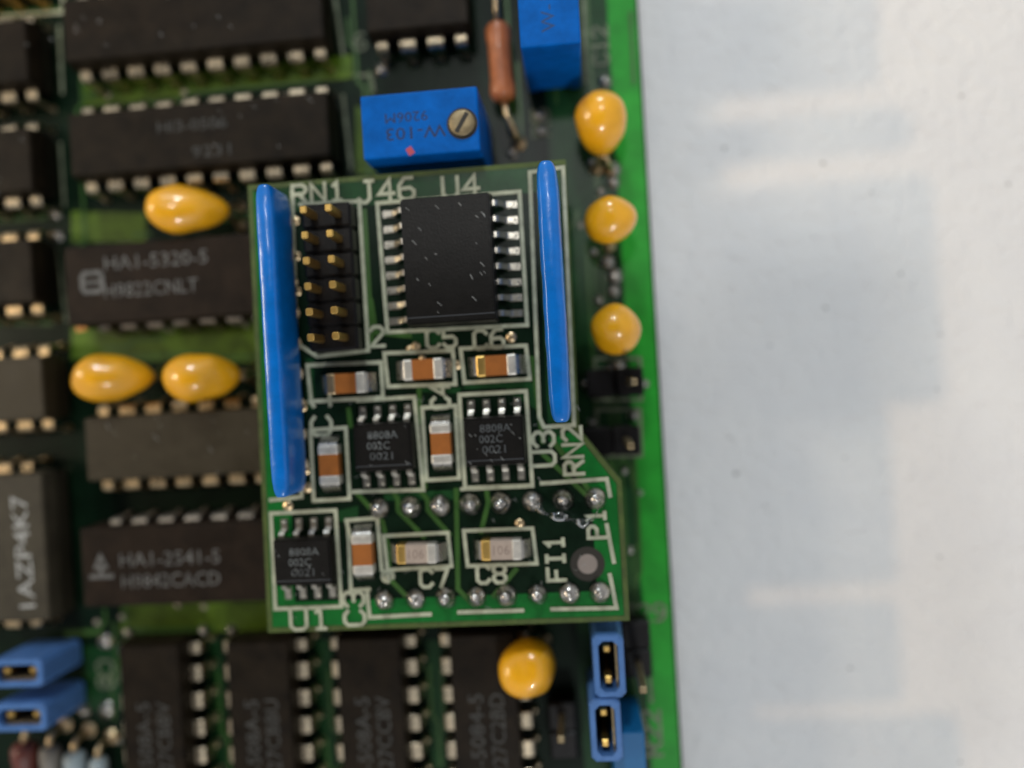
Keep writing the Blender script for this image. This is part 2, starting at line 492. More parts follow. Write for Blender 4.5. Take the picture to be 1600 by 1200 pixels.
# lettering and outlines printed on it
def bsilk(pts, m='silk_dim', w=0.3, closed=False):
    onb(stroke(bmesh.new(), pts, w, 0.04, closed), 'silkscreen_line', m)
bsilk([(-48.17, 37.29), (-48.24, 30.87)])
bsilk([(-48.74, 25.93), (-48.70, 20.00)])
bsilk([(-49.69, 15.71), (-49.19, 8.81)])
bsilk([(-20.72, 37.19), (-20.29, 32.07)])
bsilk([(-20.52, 28.10), (-20.13, 21.30)])
bsilk([(-54.22, 38.81), (-47.63, 38.67), (-47.54, 41.09)], 'silk')
bsilk([(-19.18, 29.92), (-17.71, 29.78), (-17.56, 28.32)], 'silk_dim')
bsilk([(2.51, 34.90), (2.25, 27.38)], w=0.35)
bsilk([(1.64, 1.96), (5.72, 1.71), (5.61, -2.09), (1.42, -1.86)], w=0.3, closed=True)
bsilk([(1.49, -2.74), (5.44, -2.96), (5.31, -7.18), (1.36, -6.98)], w=0.3, closed=True)
bsilk([(0.18, -23.04), (4.82, -23.60), (4.94, -29.65)], w=0.3)
bl = board_loc
def btext(t, x, y, h, rz=0.0, m='silk_dim', w=0.25):
    silk_text(t, x - bl.x, y - bl.y, h, 1.6 + 0.04, board, rz, w, m)
btext('C12', 3.78, 30.54, 1.35, PI / 2)
btext('J29', 4.71, -21.54, 1.5, 0)
btext('6', -18.57, 33.00, 1.5, 0)
btext('R5', -2.08, 23.98, 1.5, PI / 2)
btext('R22', 4.77, -32.58, 1.6, PI / 2, w=0.32)
btext('C8', -47.25, -25.71, 1.6, -PI / 2)
# bare solder pads and plated holes
for x, y, r in ((-47.12, -22.54, .75), (-47.32, -29.13, .8), (-49.62, -29.26, .55), (-44.73, -21.69, .5), (-49.67, 19.27, .6), (-49.54, 17.07, .55),
                (-2.22, 24.59, .55), (-2.13, 23.16, .55), (-16.71, 30.18, .6), (-4.90, 21.37, .5), (-37.20, -21.75, .5), (-34.41, -21.84, .5),
                (4.28, 19.14, .7), (4.22, 17.97, .6), (3.21, 10.70, .7), (3.83, 9.36, .7), (3.64, 8.02, .6), (3.63, 0.96, .7), (6.04, -0.65, .4),
                (4.00, 27.23, .6), (3.05, 26.02, .5), (2.40, 19.89, .45), (3.00, 17.19, .5), (2.09, 11.66, .45), (2.30, 7.23, .5), (2.28, 2.81, .5), (2.86, 0.71, .55), (0.63, -0.33, .4), (1.01, -3.90, .4), (3.67, -8.45, .4), (3.82, -15.81, .4), (4.83, -3.52, .5), (5.00, -10.57, .3)):
    bm = disc(bmesh.new(), x, y, r, 0.022, 0.05, 16)
    solder_dome(bm, x, y, 0.05, r * 0.85, 0.35)
    onb(bm, 'solder_pad', 'solder', True)

# ------------------------------------------------------------------ dual in-line chips
def pin_mesh(half, splay=0.25, y0=2.9, ysh=3.45, zsh=2.65):
    """One DIP pin at +Y: shoulder, bend, leg, with its solder cone. half: -1/+1 narrow end pin, 0 full."""
    th = 0.26
    wl, wr = (0.72, 0.72)
    if half == 1:
        wl = 0.3
    if half == -1:
        wr = 0.3
    path = [(y0, zsh, wl, wr), (ysh, zsh, wl, wr), (ysh + 0.22, zsh - 0.10, wl, wr), (ysh + 0.33, zsh - 0.36, wl, wr), (ysh + 0.33 + splay * 0.3, 1.15, wl, wr),
            (ysh + 0.33 + splay * 0.4, 0.85, 0.26, 0.26), (ysh + 0.33 + splay * 0.4, 0.02, 0.25, 0.25)]
    bm = bmesh.new()
    rings = []
    for i, (y, z, l, r) in enumerate(path):
        a = path[max(i - 1, 0)]
        b = path[min(i + 1, len(path) - 1)]
        d = Vector((b[0] - a[0], b[1] - a[1])).normalized()
        n = Vector((-d.y, d.x)) * th / 2
        rings.append([bm.verts.new((-l, y + n.x, z + n.y)), bm.verts.new((r, y + n.x, z + n.y)), bm.verts.new((r, y - n.x, z - n.y)), bm.verts.new((-l, y - n.x, z - n.y))])
    for A, B in zip(rings, rings[1:]):
        for k in range(4):
            bm.faces.new((A[k], A[(k + 1) % 4], B[(k + 1) % 4], B[k]))
    bm.faces.new(rings[0][::-1])
    bm.faces.new(rings[-1])
    bmesh.ops.bevel(bm, geom=[e for e in bm.edges], offset=0.04, segments=1, affect='EDGES')
    yy = path[-1][0]
    lathe(bm, [(0.42, 0.04), (0.40, 0.10), (0.34, 0.22), (0.28, 0.42), (0.24, 0.7)], 10, org=(0, yy, 0))
    for v in bm.verts:
        v.co *= S
    bmesh.ops.recalc_face_normals(bm, faces=bm.faces)
    me = bpy.data.meshes.new('pin')
    bm.to_mesh(me)
    bm.free()
    return me
PM = {}
def pins(parent, n, row, m='tin', y0=None, ysh=None, zsh=2.65, x0=None, skip=()):
    ysh_ = ysh if ysh else row / 2 - 0.2
    for side in (1, -1):
        for i in range(n):
            if (side, i) in skip:
                continue
            h = 0
            if i == 0:
                h = 1
            if i == n - 1:
                h = -1
            if side < 0:
                h = -h
            key = (h, row, m, y0, ysh, zsh)
            if key not in PM:
                PM[key] = pin_mesh(h, 0.12, y0 if y0 else ysh_ - 0.9, ysh_, zsh)
                PM[key].materials.append(M[m])
            put(PM[key], 'pin', parent, ((i - (n - 1) / 2) * 2.54, 0, 0), 0 if side > 0 else PI)

def dip_body(L, W, z0, zm, z1, draft=0.22, lead=0.0):
    """Moulded body: two half shells that both draft away from the parting line."""
    bm = bmesh.new()
    def ring(d, z):
        return [bm.verts.new((sx * (L / 2 - d), sy * (W / 2 - d), z)) for sx, sy in ((-1, -1), (1, -1), (1, 1), (-1, 1))]
    rs = [ring(draft, z0), ring(0, zm - 0.12), ring(0, zm + 0.12), ring(draft, z1)]
    for A, B in zip(rs, rs[1:]):
        for k in range(4):
            bm.faces.new((A[k], A[(k + 1) % 4], B[(k + 1) % 4], B[k]))
    bm.faces.new(rs[0][::-1])
    top = bm.faces.new(rs[-1])
    bmesh.ops.bevel(bm, geom=list(top.edges) + [e for e in bm.edges if abs(e.verts[0].co.z - e.verts[1].co.z) > 0.3], offset=0.12, segments=2, affect='EDGES')
    return bm

def dip(label, cx, cy, n, rz=0.0, row=7.62, W=6.1, m='epoxy', pm='tin', L=None, z1=4.35, group=None, dimple=None, name='dual_inline_chip', skip=()):
    L = L or (n - 1) * 2.54 + 1.75
    t = thing(name, label, 'chip', cx, cy, 0, rz, group)
    mk(dip_body(L, W, 0.75, 2.65, z1), 'body', m, t, True if False else False)
    pins(t, n, row, pm, skip=skip)
    if dimple is not None:
        bm = bmesh.new()
        lathe(bm, [(0.85, 0.004), (0.80, 0.012), (0.72, 0.004), (0.3, 0.003)], 24)
        mk(bm, 'mould_dimple', 'epoxy', t, loc=(dimple, 0, z1))
    return t

def cerdip(label, cx, cy, n, W=7.3, L=19.6, z1=4.75):
    """Ceramic pack: two pressed slabs with a glass seam between them, leads brought out of the seam."""
    t = thing('ceramic_chip', label, 'chip', cx, cy)
    mk(BX(-L / 2, L / 2, -W / 2, W / 2, 0.9, 2.72, bev=0.18, seg=2), 'lower_slab', 'ceramic', t)
    mk(BX(-L / 2 + 0.05, L / 2 - 0.05, -W / 2 + 0.04, W / 2 - 0.04, 2.96, z1, bev=0.2, seg=2), 'lid_slab', 'ceramic', t)
    mk(BX(-L / 2 + 0.12, L / 2 - 0.12, -W / 2 + 0.12, W / 2 - 0.12, 2.70, 2.98), 'glass_seam', 'smd_side', t)
    pins(t, n, 7.62, 'tin_dull', y0=3.3, ysh=3.62, zsh=2.84)
    for s in (1.5, -2.4):
        mk(BX(-0.5, 0.5, -1.5, 1.5, 2.74, 2.94), 'tie_bar', 'copper_end', t, loc=(-L / 2, s, 0), rz=0.12)
    return t

def wtext(t, txt, x, y, z, h, width, m, rz=0.0):
    """Print given in world millimetres, parented to the thing it is printed on."""
    q = Vector((x - t.location.x / S, y - t.location.y / S, 0))
    q.rotate(Matrix.Rotation(-t.rotation_euler.z, 3, 'Z'))
    return print_text(txt, q.x, q.y, z - t.location.z / S, h, width, t, m, rz - t.rotation_euler.z)

def wline(t, pts, z, w, m, closed=False, name='logo'):
    bm = bmesh.new()
    stroke(bm, [(x - t.location.x / S, y - t.location.y / S) for x, y in pts], w, 0, closed, th=0)
    return mk(bm, name, m, t, loc=(0, 0, z - t.location.z / S))

G_DIP = 'black plastic chips in horizontal rows'
dip('plain black twenty-pin chip cut off by the top border, left of centre', -32.86, 34.62, 10, group=G_DIP)
d = dip('black twenty-pin chip with faded print, directly left of the blue trimmer with brass screw', -32.92, 24.18, 10, group=G_DIP)
wtext(d, 'HI3-0506', -33.32, 25.08, 4.372, 1.0, 6.5, 'print_faint')
wtext(d, '9231', -31.67, 22.63, 4.372, 1.0, 3.6, 'print_faint')
dip('dusty brown-black chip under the pair of yellow capacitors', -33.07, -3.67, 10, group=G_DIP, m='epoxy_brown', pm='tin_warm')
dip('short black eight-pin chip at the top border beside the terracotta resistor', -12.29, 34.7, 4, group=G_DIP)
G_L = 'black chips along the left border'
dip('black chip end in the very top left corner, only its pins showing', -57.0, 43.5, 7, group=G_L, pm='gold')
dip('black chip end at the left border near the top, with a round mould dimple', -56.9, 33.3, 7, group=G_L, dimple=5.3)
dip('black chip end at the left border level with the blue trimmer', -57.1, 23.3, 7, group=G_L)
dip('black chip end at the left border beside the ceramic chip printed HA1-5320-5', -57.6, 13.1, 7, group=G_L, dimple=5.8, pm='tin_warm')
dip('black chip end at the left border beside the leftmost yellow capacitor', -57.2, 2.3, 7, group=G_L, m='epoxy_brown', pm='tin_warm')
d = dip('wide olive-grey chip printed 1AZP4K7 sideways in white at the left border', -63.35, -12.38, 10, row=15.24, W=13.9, m='epoxy_grey', pm='tin_warm', L=28.0, name='wide_chip')
wtext(d, '1AZP4K7', -51.79, -12.71, 4.372, 1.55, 10.3, 'print_white', PI / 2 + 0.03)

d = cerdip('brown ceramic chip printed HA1-5320-5 below a lone yellow capacitor', -36.2, 11.25, 7)
wtext(d, 'HA1-5320-5', -37.26, 13.10, 4.772, 1.25, 9.7, 'print_grey', 0.0)
wtext(d, 'H9822CNLT', -37.84, 10.60, 4.772, 1.25, 8.8, 'print_grey', 0.0)
lx, ly = -43.36, 11.50
wline(d, [(lx - .7, ly - .85), (lx + .7, ly - .85), (lx + .95, ly - .5), (lx + .95, ly + .5), (lx + .7, ly + .85), (lx - .7, ly + .85), (lx - .95, ly + .5), (lx - .95, ly - .5)], 4.772, .42, 'print_grey', True)
wline(d, [(lx - .6, ly), (lx + .6, ly)], 4.776, .3, 'print_grey')
d = cerdip('brown ceramic chip printed HA1-2541-5 left of the small green board', -36.2, -14.35, 7)
wtext(d, 'HA1-2541-5', -37.57, -13.79, 4.772, 1.25, 9.4, 'print_grey', 0.0)
wtext(d, 'H9842CACD', -37.57, -15.75, 4.772, 1.25, 9.2, 'print_grey', 0.0)
lx, ly = -44.09, -14.45
wline(d, [(lx, ly + 1.1), (lx - .5, ly + .1), (lx + .5, ly + .1)], 4.772, .34, 'print_grey', True)
wline(d, [(lx - .95, ly - .75), (lx + .95, ly - .75)], 4.772, .4, 'print_grey')
wline(d, [(lx, ly + .1), (lx, ly - .75)], 4.775, .36, 'print_grey')

G_F = 'upright chips in a row along the bottom'
for k, (where, l1, l2) in enumerate((('leftmost of the four upright chips at the bottom border, beside the blue jumpers', 'HI3-508A-5', 'H9227CBBV'),
                                     ('second of the four upright chips at the bottom border, counted from the blue jumpers', 'HI3-508A-5', 'H9227CBBU'),
                                     ('third of the four upright chips at the bottom border, counted from the blue jumpers', 'HI3-508A-5', 'H9227CCBV'),
                                     ('upright chip at the bottom border beneath the lone round yellow capacitor', 'HI3-5084-5', 'H9227C2BD'))):
    d = dip(where, -40.30 + 10.16 * k, -31.3, 8, rz=PI / 2, group=G_F)
    wtext(d, l1, -41.2 + 10.16 * k + 0.1, -31.6, 4.372, 1.3, 9.4, 'print_faint', PI / 2)
    wtext(d, l2, -39.35 + 10.16 * k + 0.1, -31.6, 4.372, 1.3, 9.4, 'print_faint', PI / 2)

# ------------------------------------------------------------------ yellow dipped tantalum capacitors
def bead(label, cx, cy, cz, R, axis, Lh, Lt, seed, feet, tip=0.0, lump=0.07):
    """Dipped bead: round head, tapering tail towards the leads; axis points from tail to head."""
    t = thing('tantalum_capacitor', label, 'capacitor', cx, cy, 0, 0, 'yellow dipped capacitors')
    ax = Vector(axis).normalized()
    bm = bmesh.new()
    prof = []
    n = 26
    for i in range(n + 1):
        u = i / n
        h = -Lt + (Lt + Lh) * (1 - math.cos(PI * u)) / 2
        if h >= 0:
            r = R * math.sqrt(max(0.0, 1 - (h / Lh) ** 2))
        else:
            q = -h / Lt
            r = R * (1 - q ** 2.9) ** 0.6 * (1 - 0.16 * q)
        prof.append((max(r, 0.03), h))
    lathe(bm, prof, 32, ax, (0, 0, cz))
    rnd = Vector((seed * 3.1, seed * 1.7, seed * 2.3))
    for v in bm.verts:
        d = v.co - Vector((0, 0, cz))
        k = noise.noise(d * 0.42 + rnd)
        v.co += d.normalized() * k * R * lump * 2
    mk(bm, 'bead', 'yellow', t, True)
    tail = Vector((0, 0, cz)) - ax * (Lt - 0.35)
    for fx, fy in feet:
        f = Vector((fx, fy, 0.0))
        mid = (tail + Vector((fx, fy, 1.2))) / 2
        bm = bmesh.new()
        lathe(bm, [(0.62, 0.03), (0.6, 0.08), (0.4, 0.2), (0.26, 0.6)], 12, org=(fx, fy, 0))
        tube(bm, [tail + (f - tail) * 0.02, mid, (fx, fy, 1.0), (fx, fy, 0.05)], 0.24, 8)
        mk(bm, 'lead', 'tin_warm', t, True)
    return t

bead('yellow bead capacitor nearest the blue trimmer that stands at the board edge, pointed end downward', 3.35, 22.5, 4.3, 2.25, (0.05, 0.75, 0.55), 2.3, 3.2, 1, [(-.6, -3.2), (.7, -3.4)])
bead('round yellow capacitor standing in the middle of the three along the board edge', 3.5, 13.5, 5.2, 2.12, (0.0, 0.06, 1), 2.1, 3.6, 2, [(0, -1.27), (0, 1.27)])
bead('round yellow capacitor standing above the two small black pin headers', 3.35, 4.2, 5.2, 2.15, (0.03, 0.0, 1), 2.1, 3.6, 3, [(0, -1.27), (0, 1.27)])
bead('lone yellow capacitor leaning over just above the ceramic chip printed HA1-5320-5', -35.0, 17.55, 4.6, 2.12, (-0.93, 0.02, 0.33), 2.7, 4.2, 4, [(3.9, .9), (3.9, -.9)], lump=0.085)
bead('leftmost yellow capacitor, lying tail to head with its twin', -42.9, 2.75, 4.8, 2.2, (-0.94, 0.0, 0.30), 2.6, 4.2, 5, [(4.0, .7), (4.1, -.6)])
bead('yellow capacitor lying beside the small green board, head toward its twin', -34.2, 2.25, 4.9, 2.25, (-0.94, -0.02, 0.30), 2.6, 3.9, 6, [(4.0, .8), (4.1, -.6)])
bead('lone round yellow capacitor below the small green board', -5.75, -24.4, 5.4, 2.42, (-0.12, 0.10, 1), 2.35, 3.9, 7, [(1.27, 0.6), (-1.27, .6)], lump=0.085)

# ------------------------------------------------------------------ blue trimmers
def trimmer(label, cx, cy, w, d, h, m='blue', screw=None, foot=0.5):
    t = thing('trimmer', label, 'trimmer', cx, cy, 0, 0, 'blue box trimmers')
    mk(BX(-w / 2, w / 2, -d / 2, d / 2, foot, h, bev=0.16, seg=2), 'housing', m, t)
    for sx, sy in ((-1, -1), (1, -1), (-1, 1), (1, 1)):
        mk(BX(-.4, .4, -.4, .4, 0.03, foot + .05), 'standoff', m, t, loc=(sx * (w / 2 - .5), sy * (d / 2 - .5), 0))
    for px in (-2.54, 0, 2.54):
        q = (px, 0, 0) if w > d else (0, px, 0)
        bm = BX(-.25, .25, -.15, .15, 0.0, foot + .2)
        lathe(bm, [(0.8, 0.03), (0.78, 0.07), (0.45, 0.2), (0.3, 0.45)], 10)
        mk(bm, 'pin', 'tin', t, loc=q)
    if screw:
        sx, sy, r = screw
        s = mk(lathe(bmesh.new(), [(r, 0.02), (r, 0.28), (r * .9, 0.36), (r * .4, 0.38)], 24), 'screw', 'brass', t, True, (sx, sy, h))
        mk(lathe(bmesh.new(), [(r + .18, 0.004), (r + .18, 0.03), (r + .02, 0.03)], 24), 'screw_well', 'dark', t, loc=(sx, sy, h))
        bm = BX(-r * .82, r * .82, -.17, .17, 0.375, 0.40)
        mk(bm, 'screw_slot', 'dark', s, rz=1.0)
    return t
tr = trimmer('blue box trimmer with slotted brass screw and dark upside-down print', -11.55, 21.55, 9.6, 5.2, 10.0, screw=(3.45, -.35, 1.08))
wtext(tr, 'W-103', -11.91, 20.82, 10.004, 1.0, 4.9, 'print_dark', PI)
wtext(tr, '9206M', -12.62, 22.13, 10.004, .8, 3.5, 'print_dark', PI)
mk(BX(-.28, .28, -.3, .3, 0, .012), 'inspection_mark', 'print_red', tr, loc=(-12.47, 19.36, 10.0)) if False else None
wl = -12.47, 19.36
mk(BX(-.26, .26, -.32, .32, 0.0, .012), 'inspection_mark', 'print_red', tr, loc=(wl[0] + 11.55, wl[1] - 21.55, 10.0), rz=0.5)
t2 = trimmer('blue box trimmer at the top border between the resistor and the yellow capacitors', -0.65, 31.6, 4.85, 9.6, 10.0)
wtext(t2, 'W-103', -0.75, 30.2, 10.004, 1.1, 4.6, 'print_navy', PI / 2)
trimmer('teal blue component box at the bottom border beside the lower upright jumper', 2.35, -33.9, 2.7, 9.6, 7.6, m='teal')

# ------------------------------------------------------------------ axial parts
def axial(label, x, y, L, R, z, m, cat='resistor', name='axial_resistor', rz=0.0, waist=0.9, l1=4.0, l2=4.0, bend=0.0):
    t = thing(name, label, cat, x, y, 0, rz)
    prof = [(R * .35, -L / 2), (R * .8, -L / 2 + .12), (R, -L / 2 + .5), (R, -L / 2 + 1.3), (R * waist, -L / 2 + 1.9), (R * waist, L / 2 - 1.9), (R, L / 2 - 1.3), (R, L / 2 - .5), (R * .8, L / 2 - .12), (R * .35, L / 2)]
    mk(lathe(bmesh.new(), prof, 24, (0, 1, 0), (0, 0, z)), 'body', m, t, True)
    for s, ll, b in ((1, l1, 0), (-1, l2, bend)):
        pts = [(0, s * (L / 2 - .3), z), (b * .3, s * (L / 2 + ll * .5), z), (b * .7, s * (L / 2 + ll * .85), z - .3), (b, s * (L / 2 + ll), z - 1.0), (b, s * (L / 2 + ll), 0.05)]
        bm = tube(bmesh.new(), pts, .3, 8)
        lathe(bm, [(0.75, 0.03), (0.72, 0.08), (0.45, 0.2), (0.3, 0.5)], 12, org=(b, s * (L / 2 + ll), 0))
        mk(bm, 'lead', 'tin_warm', t, True)
    return t
axial('terracotta axial resistor standing clear between the two blue trimmers', -5.3, 28.9, 6.9, 1.12, 2.5, 'terracotta', rz=0.02, l1=4.5, l2=3.2, bend=.9)
axial('maroon axial component at the bottom left below the blue jumpers', -54.2, -34.8, 7.4, 1.2, 2.4, 'maroon', cat='resistor', l1=1.0)
axial('grey axial component at the bottom border beside the maroon one', -51.7, -35.2, 7.4, .95, 2.4, 'greyglass', cat='resistor', name='axial_component', l1=1.0)
axial('pale blue-grey axial component at the bottom border, nearer the upright chips than the grey one', -49.3, -35.8, 7.4, 1.0, 2.4, 'paleglass', cat='diode', name='axial_component', l1=1.0)
axial('small pale axial component at the bottom border touching the leftmost upright chip', -47.1, -36.4, 7.2, .85, 2.2, 'paleglass', cat='diode', name='axial_component', l1=1.0)

# ------------------------------------------------------------------ pin headers and jumper caps
def header(label, x, y, n, rz=0.0, tip=8.5, h=2.5, pitch=2.54, rows=1, z=0.0, m='brass', bw=None, group=None, pw=0.32, name='pin_header', posts=None):
    t = thing(name, label, 'pin header', x, y, z, rz, group)
    bw = bw or pitch
    for i in range(n):
        px = (i - (n - 1) / 2) * pitch
        mk(BX(-pitch / 2 + .01, pitch / 2 - .01, -bw * rows / 2, bw * rows / 2, 0.04, h, bev=.2), 'base_block', 'black_plastic', t, loc=(px, 0, 0))
        for r in range(rows if posts is None or i in posts else 0):
            py = (r - (rows - 1) / 2) * pitch
            bm = BX(-pw, pw, -pw, pw, h - .3, tip, bev=.1)
            mk(bm, 'pin', m, t, loc=(px, py, 0))
    return t
header('black two-way pin header right under the three yellow capacitors at the board edge', 3.2, -0.35, 2, posts=(1,), group='small black pin headers')
header('black two-way pin header beside the lettering RN2, second below the yellow capacitors', 2.65, -5.55, 2, posts=(1,), group='small black pin headers')
header('black pin header with one bare gold post beside the upper upright jumper', 3.75, -24.1, 2, PI / 2, posts=(0,), group='small black pin headers')
header('black pin header with a gold post left of the lower upright jumper', -3.2, -31.2, 2, PI / 2, tip=7.0, posts=(1,), group='small black pin headers')

def jumper(label, x, y, rz, zt, zb=1.0, pitch=2.54, W=2.55, L=5.1):
    t = thing('jumper_cap', label, 'jumper', x, y, 0, rz, 'blue jumper caps')
    ow, ol, wt = W / 2, L / 2, .48
    bm = bmesh.new()       # open shell: four walls round the slot, notched on one flank
    def ring(hx, hy, z):
        c = .38
        return [bm.verts.new(p + (z,)) for p in ((-hx + c, -hy), (hx - c, -hy), (hx, -hy + c), (hx, hy - c), (hx - c, hy), (-hx + c, hy), (-hx, hy - c), (-hx, -hy + c))]
    a, b = ring(ol, ow, zb), ring(ol, ow, zt - .15)
    c, e, f = ring(ol - .12, ow - .12, zt), ring(ol - wt, ow - wt, zt), ring(ol - wt, ow - wt, zb + .6)
    for A, B in ((a, b), (b, c), (c, e), (e, f)):
        for k in range(8):
            bm.faces.new((A[k], A[(k + 1) % 8], B[(k + 1) % 8], B[k]))
    bm.faces.new(f)
    bm.faces.new(a[::-1])
    mk(bm, 'shell', 'blue_cap', t)
    mk(BX(-.75, .75, -.35, .35, zt - 1.2, zt - .02, bev=.1), 'centre_rib', 'black_plastic', t, loc=(0, ow - .35, 0)) if False else None
    mk(BX(-ol + wt + .15, ol - wt - .15, -.08, .08, zb + .8, zt - .45), 'contact_plate', 'brass', t, loc=(0, -ow + wt + .16, 0))
    for s in (-1, 1):
        mk(BX(-.32, .32, -.32, .32, 0.1, zt - .5, bev=.12), 'post', 'gold', t, loc=(s * pitch / 2, .1, 0))
    return t
jumper('blue jumper cap standing right under the small green board, the upper of two upright ones', 1.1, -23.3, PI / 2, 8.7)
jumper('blue jumper cap below another upright one, beside the teal box at the bottom border', .55, -28.5, PI / 2, 8.7)
jumper('blue jumper cap at the left border, the one nearer the wide chip printed 1AZP4K7', -51.5, -23.15, 0.0, 6.6, W=2.5)
jumper('blue jumper cap at the left border right above the maroon resistor', -51.4, -27.1, 0.0, 6.6, W=2.5)

# ------------------------------------------------------------------ the small plug-in board
ZD = 8.6
DX, DY = -11.75, -0.8
db = thing('plug_in_board', 'small green plug-in circuit board mounted above the large one', 'circuit board', DX, DY, 7.0)
def ond(bm, name, m, smooth=False):
    for v in bm.verts:
        v.co -= Vector((DX, DY, 7.0))
    return mk(bm, name, m, db, smooth)
OUT = [(-27.25, -19.65), (3.0, -19.65), (3.0, -8.35), (-0.2, -3.9), (0.0, 18.05), (-26.75, 18.05)]
ond(prism(bmesh.new(), OUT, 7.0, ZD), 'laminate', 'laminate')
def inset(k):
    return [(-27.25 + k, -19.65 + k), (3.0 - k, -19.65 + k), (3.0 - k, -8.35 - .35 * k), (-0.2 - k, -3.9 - .3 * k), (0.0 - k, 18.05 - k), (-26.75 + k, 18.05 - k)]
ond(prism(bmesh.new(), inset(.42), ZD - .01, ZD + .02), 'solder_mask', 'mask')
def darea(pts, m, z=ZD + .024, name='copper_area'):
    AC[0] += 1
    z += (AC[0] % 9) * .002
    ond(prism(bmesh.new(), pts, z - .008, z), name, m)
ou, inn = inset(.45), inset(2.5)
for i, m in ((0, 'pour'), (1, 'pour'), (2, 'pour'), (3, 'mask_mid'), (4, 'mask_mid'), (5, 'pour')):
    j = (i + 1) % 6
    darea([ou[i], ou[j], inn[j], inn[i]], m)
for q in ([(-21.07, -9.75), (-18.86, -9.31), (-18.94, -10.64), (-20.57, -10.57)], [(-5.97, 0.09), (-3.60, 0.05), (-3.57, -2.15), (-5.90, -0.55)], [(-13.67, 5.05), (-10.45, 5.00), (-11.07, 3.56), (-13.50, 3.45)], [(-13.13, 0.50), (-9.68, 0.04), (-9.71, -0.49), (-13.17, -0.13)],
          [(-9.39, 0.50), (-3.84, 0.49), (-3.88, -0.25), (-9.43, -0.13)], [(-16.63, -8.35), (-10.18, -8.39), (-10.49, -9.17), (-16.66, -8.99)], [(-22.60, 3.21), (-21.94, 3.17), (-22.09, -1.12), (-22.75, -1.08)]):
    darea(q, 'mask_mid')
def dtrace(pts, w=.4):
    ond(stroke(bmesh.new(), pts, w, ZD + .04), 'trace', 'trace')
for pts in ([(-15.96, -8.06), (-15.47, -8.93), (-15.52, -9.84), (-13.50, -12.10)], [(-13.65, -8.17), (-13.00, -9.05), (-13.00, -9.95), (-11.35, -11.98)], [(-10.55, -8.42), (-10.88, -16.55), (-9.83, -17.75)], [(-8.05, -8.33), (-7.96, -9.55), (-8.68, -11.89)],
            [(-18.90, -8.24), (-16.88, -10.73), (-16.56, -12.61), (-16.56, -14.48)], [(-16.51, -15.54), (-14.89, -17.36)], [(-6.02, -15.15), (-7.93, -17.19)], [(-2.17, -5.05), (1.17, -10.23)], [(-3.16, -5.89), (0.23, -9.45)],
            [(-13.15, 0.29), (-13.27, -2.67)], [(-3.64, 2.05), (-3.20, -4.79)], [(-16.76, 7.65), (-16.49, 4.96), (-13.70, 4.52)], [(-13.22, -5.43), (-13.15, -7.98)], [(-16.86, 15.12), (-16.87, 3.92)], [(-19.20, -1.28), (-19.11, -2.62)]):
    dtrace(pts)
def ds(pts, w=.32, m='silk', closed=False):
    q = [(x - DX, y - DY) for x, y in pts]
    silk_line(q, ZD + .09 - 7.0, db, w, m, closed)
ds([(-22.91, 17.30), (-23.62, -8.34), (-26.29, -8.49)])
ds([(-22.27, 16.07), (-17.24, 15.95), (-17.22, 3.52), (-21.55, 3.30), (-22.98, 4.30)])
ds([(-15.51, 4.95), (-15.74, 15.67), (-3.89, 15.70), (-3.90, 4.79)])
ds([(-15.51, 4.95), (-3.90, 4.79)], m='silk')
ds([(-22.47, 2.61), (-16.20, 2.49), (-16.21, -0.43), (-22.32, -0.41)], closed=True)
ds([(-15.88, 3.22), (-10.14, 3.08), (-10.09, 0.33), (-15.72, 0.44)], closed=True)
ds([(-9.49, 3.20), (-4.10, 3.12), (-3.95, 0.39), (-9.34, 0.39)], closed=True)
ds([(-12.98, -1.47), (-10.20, -1.46), (-10.23, -7.43), (-12.96, -7.46)], closed=True)
ds([(-22.52, -2.81), (-19.50, -2.76), (-19.53, -8.69), (-22.60, -8.71)], closed=True)
ds([(-19.17, -8.12), (-13.27, -8.24), (-13.57, -0.53), (-18.34, -0.58)])
ds([(-9.82, -0.59), (-4.32, -0.59), (-4.25, -8.30), (-9.80, -8.25)], closed=True)
ds([(-10.07, -8.34), (-4.25, -8.35)], w=.3)
ds([(-2.96, 17.20), (-3.35, -2.79), (-3.03, -3.60), (-0.57, -3.57), (-0.23, 17.39)], closed=True)
ds([(-3.45, -8.18), (1.81, -8.07), (1.99, -9.43)], w=.33)
ds([(1.59, -11.81), (1.99, -14.79)], w=.33)
ds([(1.61, -15.87), (1.98, -18.54), (-3.22, -18.46)], w=.33)
ds([(-10.88, -18.45), (-5.69, -18.48)], w=.33)
ds([(-18.52, -16.37), (-18.43, -18.62), (-13.35, -18.53)], w=.33)
ds([(-26.36, -9.61), (-20.79, -9.60), (-20.77, -17.63), (-26.45, -17.64)], closed=True)
ds([(-19.67, -11.95), (-19.91, -10.49), (-17.29, -10.40), (-17.17, -14.72)])
ds([(-19.80, -11.41), (-19.88, -16.32), (-18.35, -16.27)])
ds([(-16.84, -11.91), (-11.45, -11.87), (-11.30, -14.63), (-16.68, -14.74)], closed=True, w=.3)
ds([(-10.11, -11.77), (-4.45, -11.81), (-4.26, -14.70), (-9.96, -14.68)], closed=True, w=.3)
def dt(t, x, y, h, rz=0.0, m='silk', w=.3, wide=1.0):
    silk_text(t, x - DX, y - DY, h, ZD + .13 - 7.0, db, rz, w, m, wide)
dt('RN1', -20.68, 16.91, 1.5, wide=1.15)
dt('J46', -14.92, 16.67, 1.75, wide=1.05)
dt('U4', -8.71, 16.50, 1.6, wide=1.15)
dt('2', -16.40, 4.64, 1.6)
dt('C5', -11.04, 4.14, 1.5)
dt('C6', -7.12, 3.84, 1.5)
dt('C1', -21.56, -1.47, 1.7, PI / 2, wide=1.3)
